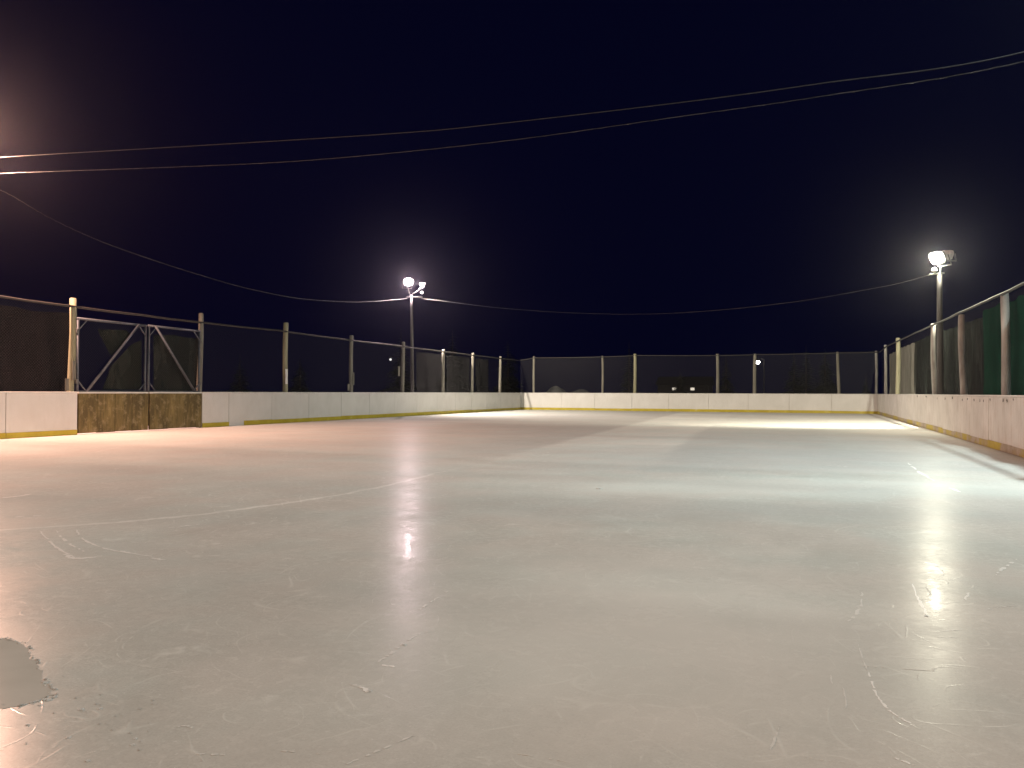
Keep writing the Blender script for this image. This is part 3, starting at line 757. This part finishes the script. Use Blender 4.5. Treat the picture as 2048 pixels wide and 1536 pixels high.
def spruce(px, ytop, d, kind, label, sx=1):
    m, tr, h = protos[kind]; top = at_depth(px, ytop, d); s = top.z / h
    root = thing('spruce_tree', (top.x, top.y, 0), label, 'tree', 'dark spruces beyond the fences')
    if kind not in made:
        root['o'] = (0, 0, 0)
        a = m.build('crown', M['needles'], root); b = tr.build('trunk', M['trunk'], root); made[kind] = (a, b)
        root['o'] = (top.x, top.y, 0)
    else:
        for src in made[kind]:
            c = src.copy(); col.objects.link(c); c.parent = root
    root.scale = (s * sx, s * sx, s); root.rotation_euler.z = random.uniform(0, 6)
spruce(802, 652, 75, 0, 'tall dark spruce directly behind the left lamp pole', 1.1)
spruce(905, 655, 85, 1, 'broad dark spruce behind the left fence, right of the lamp pole', 1.1)
spruce(1016, 678, 90, 1, 'dark spruce rising over the far left fence corner', 1.2)
spruce(960, 694, 95, 0, 'low dark spruce between the two broader ones behind the left fence')
spruce(1258, 679, 95, 2, 'narrow dark spruce behind the thick middle post of the far fence', 1.1)
spruce(1452, 700, 100, 0, 'low dark spruce tip above the far fence, left of the distant white lamp')
spruce(1588, 697, 90, 0, 'dark spruce right of the distant white lamp, first of a close row', 1.2)
spruce(1612, 686, 88, 2, 'tallest dark spruce of the close row right of the distant white lamp', 1.5)
spruce(1650, 694, 92, 1, 'broad dark spruce at the right end of the close row', 1.1)
spruce(1732, 742, 80, 0, 'small spruce showing through the far fence beside the right corner')
spruce(600, 712, 70, 1, 'dark spruce seen through the left fence mesh, left of the lamp pole', 1.3)
spruce(480, 705, 66, 0, 'dark spruce seen through the left fence mesh just past the gate', 1.4)
spruce(1360, 738, 105, 1, 'low dark spruce behind the far fence above the small lit house', 1.5)

def street_lamp(px, py, d, s, label, r):
    p = at_depth(px, py, d); root = thing('street_lamp', (p.x, p.y, 0), label, 'street lamp', 'distant street lamps')
    m = MB(); m.tube([(p.x + .9, p.y + .6, 0), (p.x + .9, p.y + .6, p.z + .3), (p.x + .5, p.y + .35, p.z + .55), (p.x, p.y, p.z + .4)], [.1, .07, .05, .05], 8); m.build('pole', M['pole'], root, smooth=True)
    m = MB(); m.tube([(p.x, p.y, p.z + .45), (p.x, p.y, p.z + .3), (p.x, p.y, p.z + .16)], [.1, .3, .32], 12); m.build('lamp_shade', M['dark_metal'], root, smooth=True)
    bm = bmesh.new(); bmesh.ops.create_uvsphere(bm, u_segments=12, v_segments=8, radius=r)
    m = MB(); m.add([v.co + p for v in bm.verts], [tuple(v.index for v in f.verts) for f in bm.faces]); bm.free()
    m.build('lamp_globe', emit('street_lamp_globe', (1, .98, .92), s), root, smooth=True)
street_lamp(1515.5, 724, 120, 26, 'distant street lamp shining white beside a far fence post', .32)
street_lamp(781, 719, 110, 1.2, 'faint distant street lamp glinting through the left fence', .17)
hp = at_depth(1366, 778, 140)
root = thing('house', (hp.x, hp.y, 0), 'tiny dark house with two lit windows far beyond the end boards', 'house')
m = MB(); m.box(hp.x - 4.6, hp.x + 4.6, hp.y, hp.y + 6, -.1, 2.7); m.build('wall', M['house_wall'], root)
m = MB(); m.add([(hp.x - 5, hp.y - .4, 2.6), (hp.x + 5, hp.y - .4, 2.6), (hp.x + 5, hp.y + 6.4, 2.6), (hp.x - 5, hp.y + 6.4, 2.6), (hp.x - 5, hp.y + 3, 4.2), (hp.x + 5, hp.y + 3, 4.2)],
      [(0, 1, 5, 4), (2, 3, 4, 5), (1, 2, 5), (3, 0, 4), (3, 2, 1, 0)]); m.build('roof', M['house_roof'], root)
wm = emit('lit_window', (1, .9, .72), .9)
for px in (1348.5, 1385):
    q = on_y(px, 778, hp.y - .02)
    m = MB(); m.box(q.x - .42, q.x + .42, hp.y - .06, hp.y - .01, q.z - .3, q.z + .3); wf = m.build('window', M['white_metal'], root)
    m = MB(); m.box(q.x - .34, q.x + .34, hp.y - .075, hp.y - .062, q.z - .23, q.z + .23); m.build('pane', wm, wf)
# snow heaps past the end boards
def heap(px0, px1, ytop, d, label):
    a, b = at_depth(px0, ytop, d), at_depth(px1, ytop, d); c_ = (a + b) / 2; L = (b - a).length / 2; h = a.z
    m = MB(); ax = (b - a).normalized(); ay = Vector((-ax.y, ax.x, 0))
    def fn(u, v):
        x, y = (u * 2 - 1), (v * 2 - 1); rr_ = math.sqrt(x * x + y * y)
        z = max(0, 1 - rr_ ** 2) ** .7 * h * (1 + .12 * mnoise.noise((x * 2, y * 2, d)))
        p = c_ + ax * x * L * 1.3 + ay * y * 2.5; return (p.x, p.y, z - .06)
    m.grid(fn, 24, 14); tag(m.build('snow_heap', M['heap'], origin=(c_.x, c_.y, 0), smooth=True), label, 'snow heap', 'snow heaps beyond the far boards')
heap(1085, 1140, 772, 56, 'taller pale snow heap showing over the end boards near the left corner')
heap(1128, 1190, 777, 58, 'flatter snow heap showing over the end boards beside the taller one')

# ------------------------------------------------------------------ air, sky, camera
HZ = MB(); HZ.box(-150, 260, -40, 260, -1.2, 26)
t = NT('thin_night_haze'); pv = t.n('ShaderNodeVolumePrincipled')
pv.inputs['Color'].default_value = (.88, .86, 1, 1); pv.inputs['Density'].default_value = .00020; pv.inputs['Anisotropy'].default_value = .915
t.link(pv.outputs[0], t.out.inputs['Volume'])
hz = HZ.build('haze', t.mat); tag(hz, 'thin night air glowing around the lamps', kind='stuff')

w = bpy.data.worlds.new('World'); sc.world = w; w.use_nodes = True
nt = w.node_tree; nt.nodes.clear()
sky = nt.nodes.new('ShaderNodeTexSky'); sky.sky_type = 'NISHITA'; sky.sun_disc = False
sky.sun_elevation = R(-4); sky.sun_rotation = R(200)
tint = nt.nodes.new('ShaderNodeMix'); tint.data_type = 'RGBA'; tint.blend_type = 'MIX'; tint.inputs[0].default_value = .93
tint.inputs[7].default_value = (.012, .016, .16, 1)
bg = nt.nodes.new('ShaderNodeBackground'); bg.inputs[1].default_value = .06
wo = nt.nodes.new('ShaderNodeOutputWorld')
nt.links.new(sky.outputs[0], tint.inputs[6]); nt.links.new(tint.outputs[2], bg.inputs[0]); nt.links.new(bg.outputs[0], wo.inputs[0])

cd = bpy.data.cameras.new('camera'); co = bpy.data.objects.new('camera', cd); col.objects.link(co)
cd.sensor_width = 36; cd.lens = 36 * F / 2048; cd.clip_end = 5000; cd.clip_start = .05
co.matrix_world = Matrix.Translation(CP) @ CM.to_4x4()
sc.camera = co
vs_ = sc.view_settings; vs_.view_transform = 'Standard'; vs_.look = 'None'; vs_.exposure = 0; vs_.gamma = 1
sc.cycles.use_denoising = True
sc.cycles.max_bounces = 8; sc.cycles.transparent_max_bounces = 24; sc.cycles.volume_bounces = 0
sc.cycles.sample_clamp_indirect = 4
for o in bpy.data.objects:
    if 'o' in o: del o['o']
